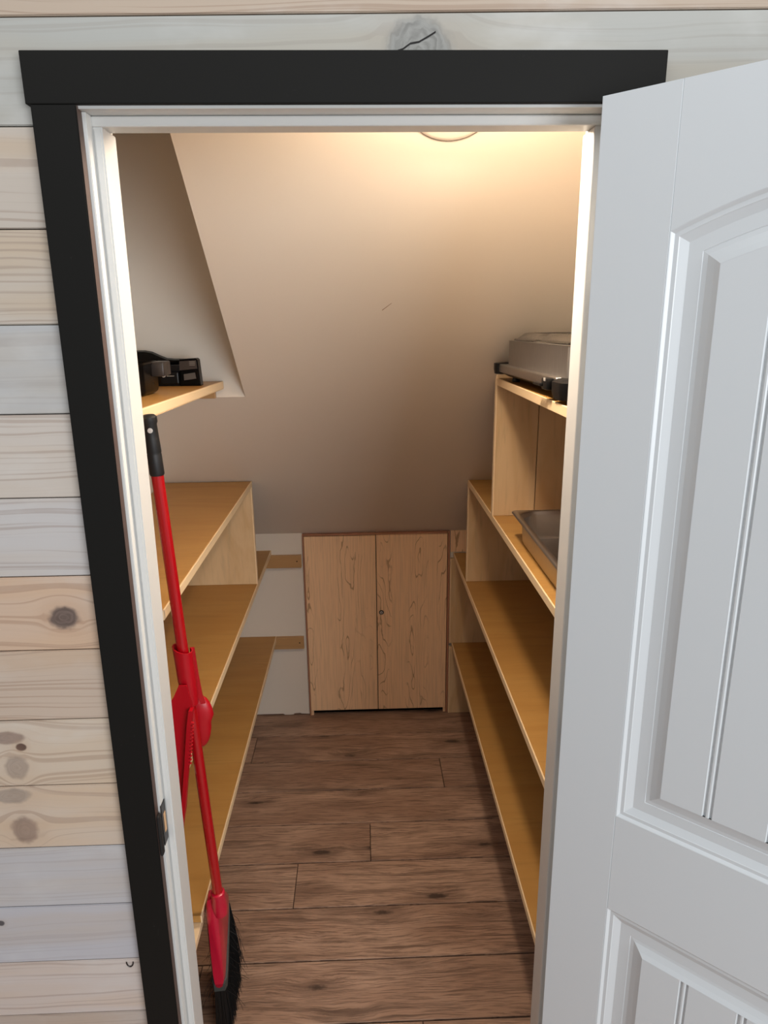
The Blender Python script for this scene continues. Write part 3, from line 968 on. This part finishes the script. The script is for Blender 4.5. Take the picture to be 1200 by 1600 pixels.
# ------------------------------------------------------------------ stainless buffet warmer on the upper right shelf
bw = tag(empty('buffet_warmer', (.708, .860, q4 + .0006), (-.006, 0, math.radians(1.8))), 'stainless buffet warmer with clear lid on the top right shelf', 'food warmer')
Lw, Ww = .585, .315     # local x across the shelf, local -y towards the camera
def rr3(x0, x1, y0, y1, rad, z_): return [(a, b, z_) for a, b in rrect(x0, x1, y0, y1, rad)]
bm = new_bm(); rings(bm, [rr3(.022, Ww - .022, -Lw + .06, -.045, .02, .014), rr3(.008, Ww - .008, -Lw + .03, -.02, .02, .024), rr3(.006, Ww - .006, -Lw + .03, -.018, .02, .034)])
lobj('underbody', bm, M_blackp, bw, 40)
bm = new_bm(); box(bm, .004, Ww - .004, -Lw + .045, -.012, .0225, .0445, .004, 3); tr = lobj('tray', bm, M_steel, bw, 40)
bm = new_bm(); rings(bm, [rr3(-.003, Ww + .003, -.030, .004, .012, .018), rr3(-.005, Ww + .005, -.032, .006, .013, .030), rr3(-.005, Ww + .005, -.032, .006, .013, .046), rr3(.0, Ww, -.028, .002, .012, .0475)])
lobj('end_cap', bm, M_blackp, bw, 40)
bm = new_bm(); rings(bm, [rr3(-.004, Ww + .004, -Lw - .03, -Lw + .042, .018, .004), rr3(-.008, Ww + .008, -Lw - .034, -Lw + .047, .020, .018), rr3(-.008, Ww + .008, -Lw - .034, -Lw + .047, .020, .038), rr3(.002, Ww - .002, -Lw - .024, -Lw + .036, .018, .0440)])
lobj('end_cap', bm, M_blackp, bw, 50)
for fx in (.035, Ww - .035):
    for fy in (-.10, -Lw + .09):
        bm = new_bm(); zb_ = .0008 if fy > -.2 else -.0026
        lathe(bm, [(.010, zb_), (.011, zb_ + .004), (.009, .012), (.012, .018)], (fx, fy, 0), (0, 0, 1), 14); lobj('foot', bm, M_blackp, bw, 40)
bm = new_bm(); box(bm, -.012, .004, -Lw + .052, -Lw + .092, .018, .042, .003); kn = lobj('control_knob', bm, M_blackp, bw, 40)
bm = new_bm(); box(bm, -.0135, -.0118, -Lw + .060, -Lw + .072, .036, .0425, .0005); lobj('knob_mark', bm, M_chrome, kn)
bm = new_bm(); box(bm, -.018, -.011, -Lw + .080, -Lw + .135, .024, .031, .002); lobj('knob_pointer', bm, M_blackp, kn)
# steel food pan box with folded rim
def bo(i, z_): return rr3(.016 + i, Ww - .012 - i, -Lw + .012 + i, -.082 - i, .008, z_)
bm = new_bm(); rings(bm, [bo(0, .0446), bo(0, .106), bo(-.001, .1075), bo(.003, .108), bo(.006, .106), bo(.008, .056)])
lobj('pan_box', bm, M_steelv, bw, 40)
bm = new_bm(); box(bm, .03, .09, -.105, -.0885, .1085, .1125, .0015); lobj('lid_notch', bm, M_blackp, bw)
# clear lid, two stepped domes
for (a, b) in ((-Lw + .03, -.312), (-.305, -.094)):
    bm = new_bm()
    q = lambda i, z_: rr3(.024 + i, Ww - .022 - i, a + i, b - i, .014, z_)
    rings(bm, [q(0, .1088), q(0, .1112), q(.006, .1125), q(.022, .1265), q(.026, .1275), q(.028, .1250), q(.024, .1225), q(.010, .1102)])
    lobj('lid', bm, M_clear, bw, 40)

# ------------------------------------------------------------------ stainless steam table pan on the third right shelf
hz = q3 + .0006
hpn = tag(empty('steam_pan', (.9, .44, hz)), 'empty stainless steam table pan on the right shelf below the warmer', 'pan')
HX0, HX1, HY0, HY1 = .7345, 1.052, .175, .705
def ho(i, z_, rad): return [(a, b, hz + z_) for a, b in rrect(HX0 + i, HX1 - i, HY0 + i, HY1 - i, rad, 8)]
H = .079
bm = new_bm()
rings(bm, [ho(.030, .0, .04), ho(.0225, .0025, .045), ho(.019, .010, .05), ho(.0155, H - .007, .05), ho(.013, H - .003, .05), ho(.003, H - .0035, .012), ho(0, H - .006, .010), ho(0, H - .003, .010), ho(.002, H - .0005, .011),
           ho(.011, H, .05), ho(.0145, H - .001, .05), ho(.0180, H - .009, .05), ho(.0200, H - .011, .05), ho(.022, .012, .048), ho(.026, .004, .043), ho(.034, .0025, .036)])
obj('pan_body', bm, M_steel, hpn, 50)
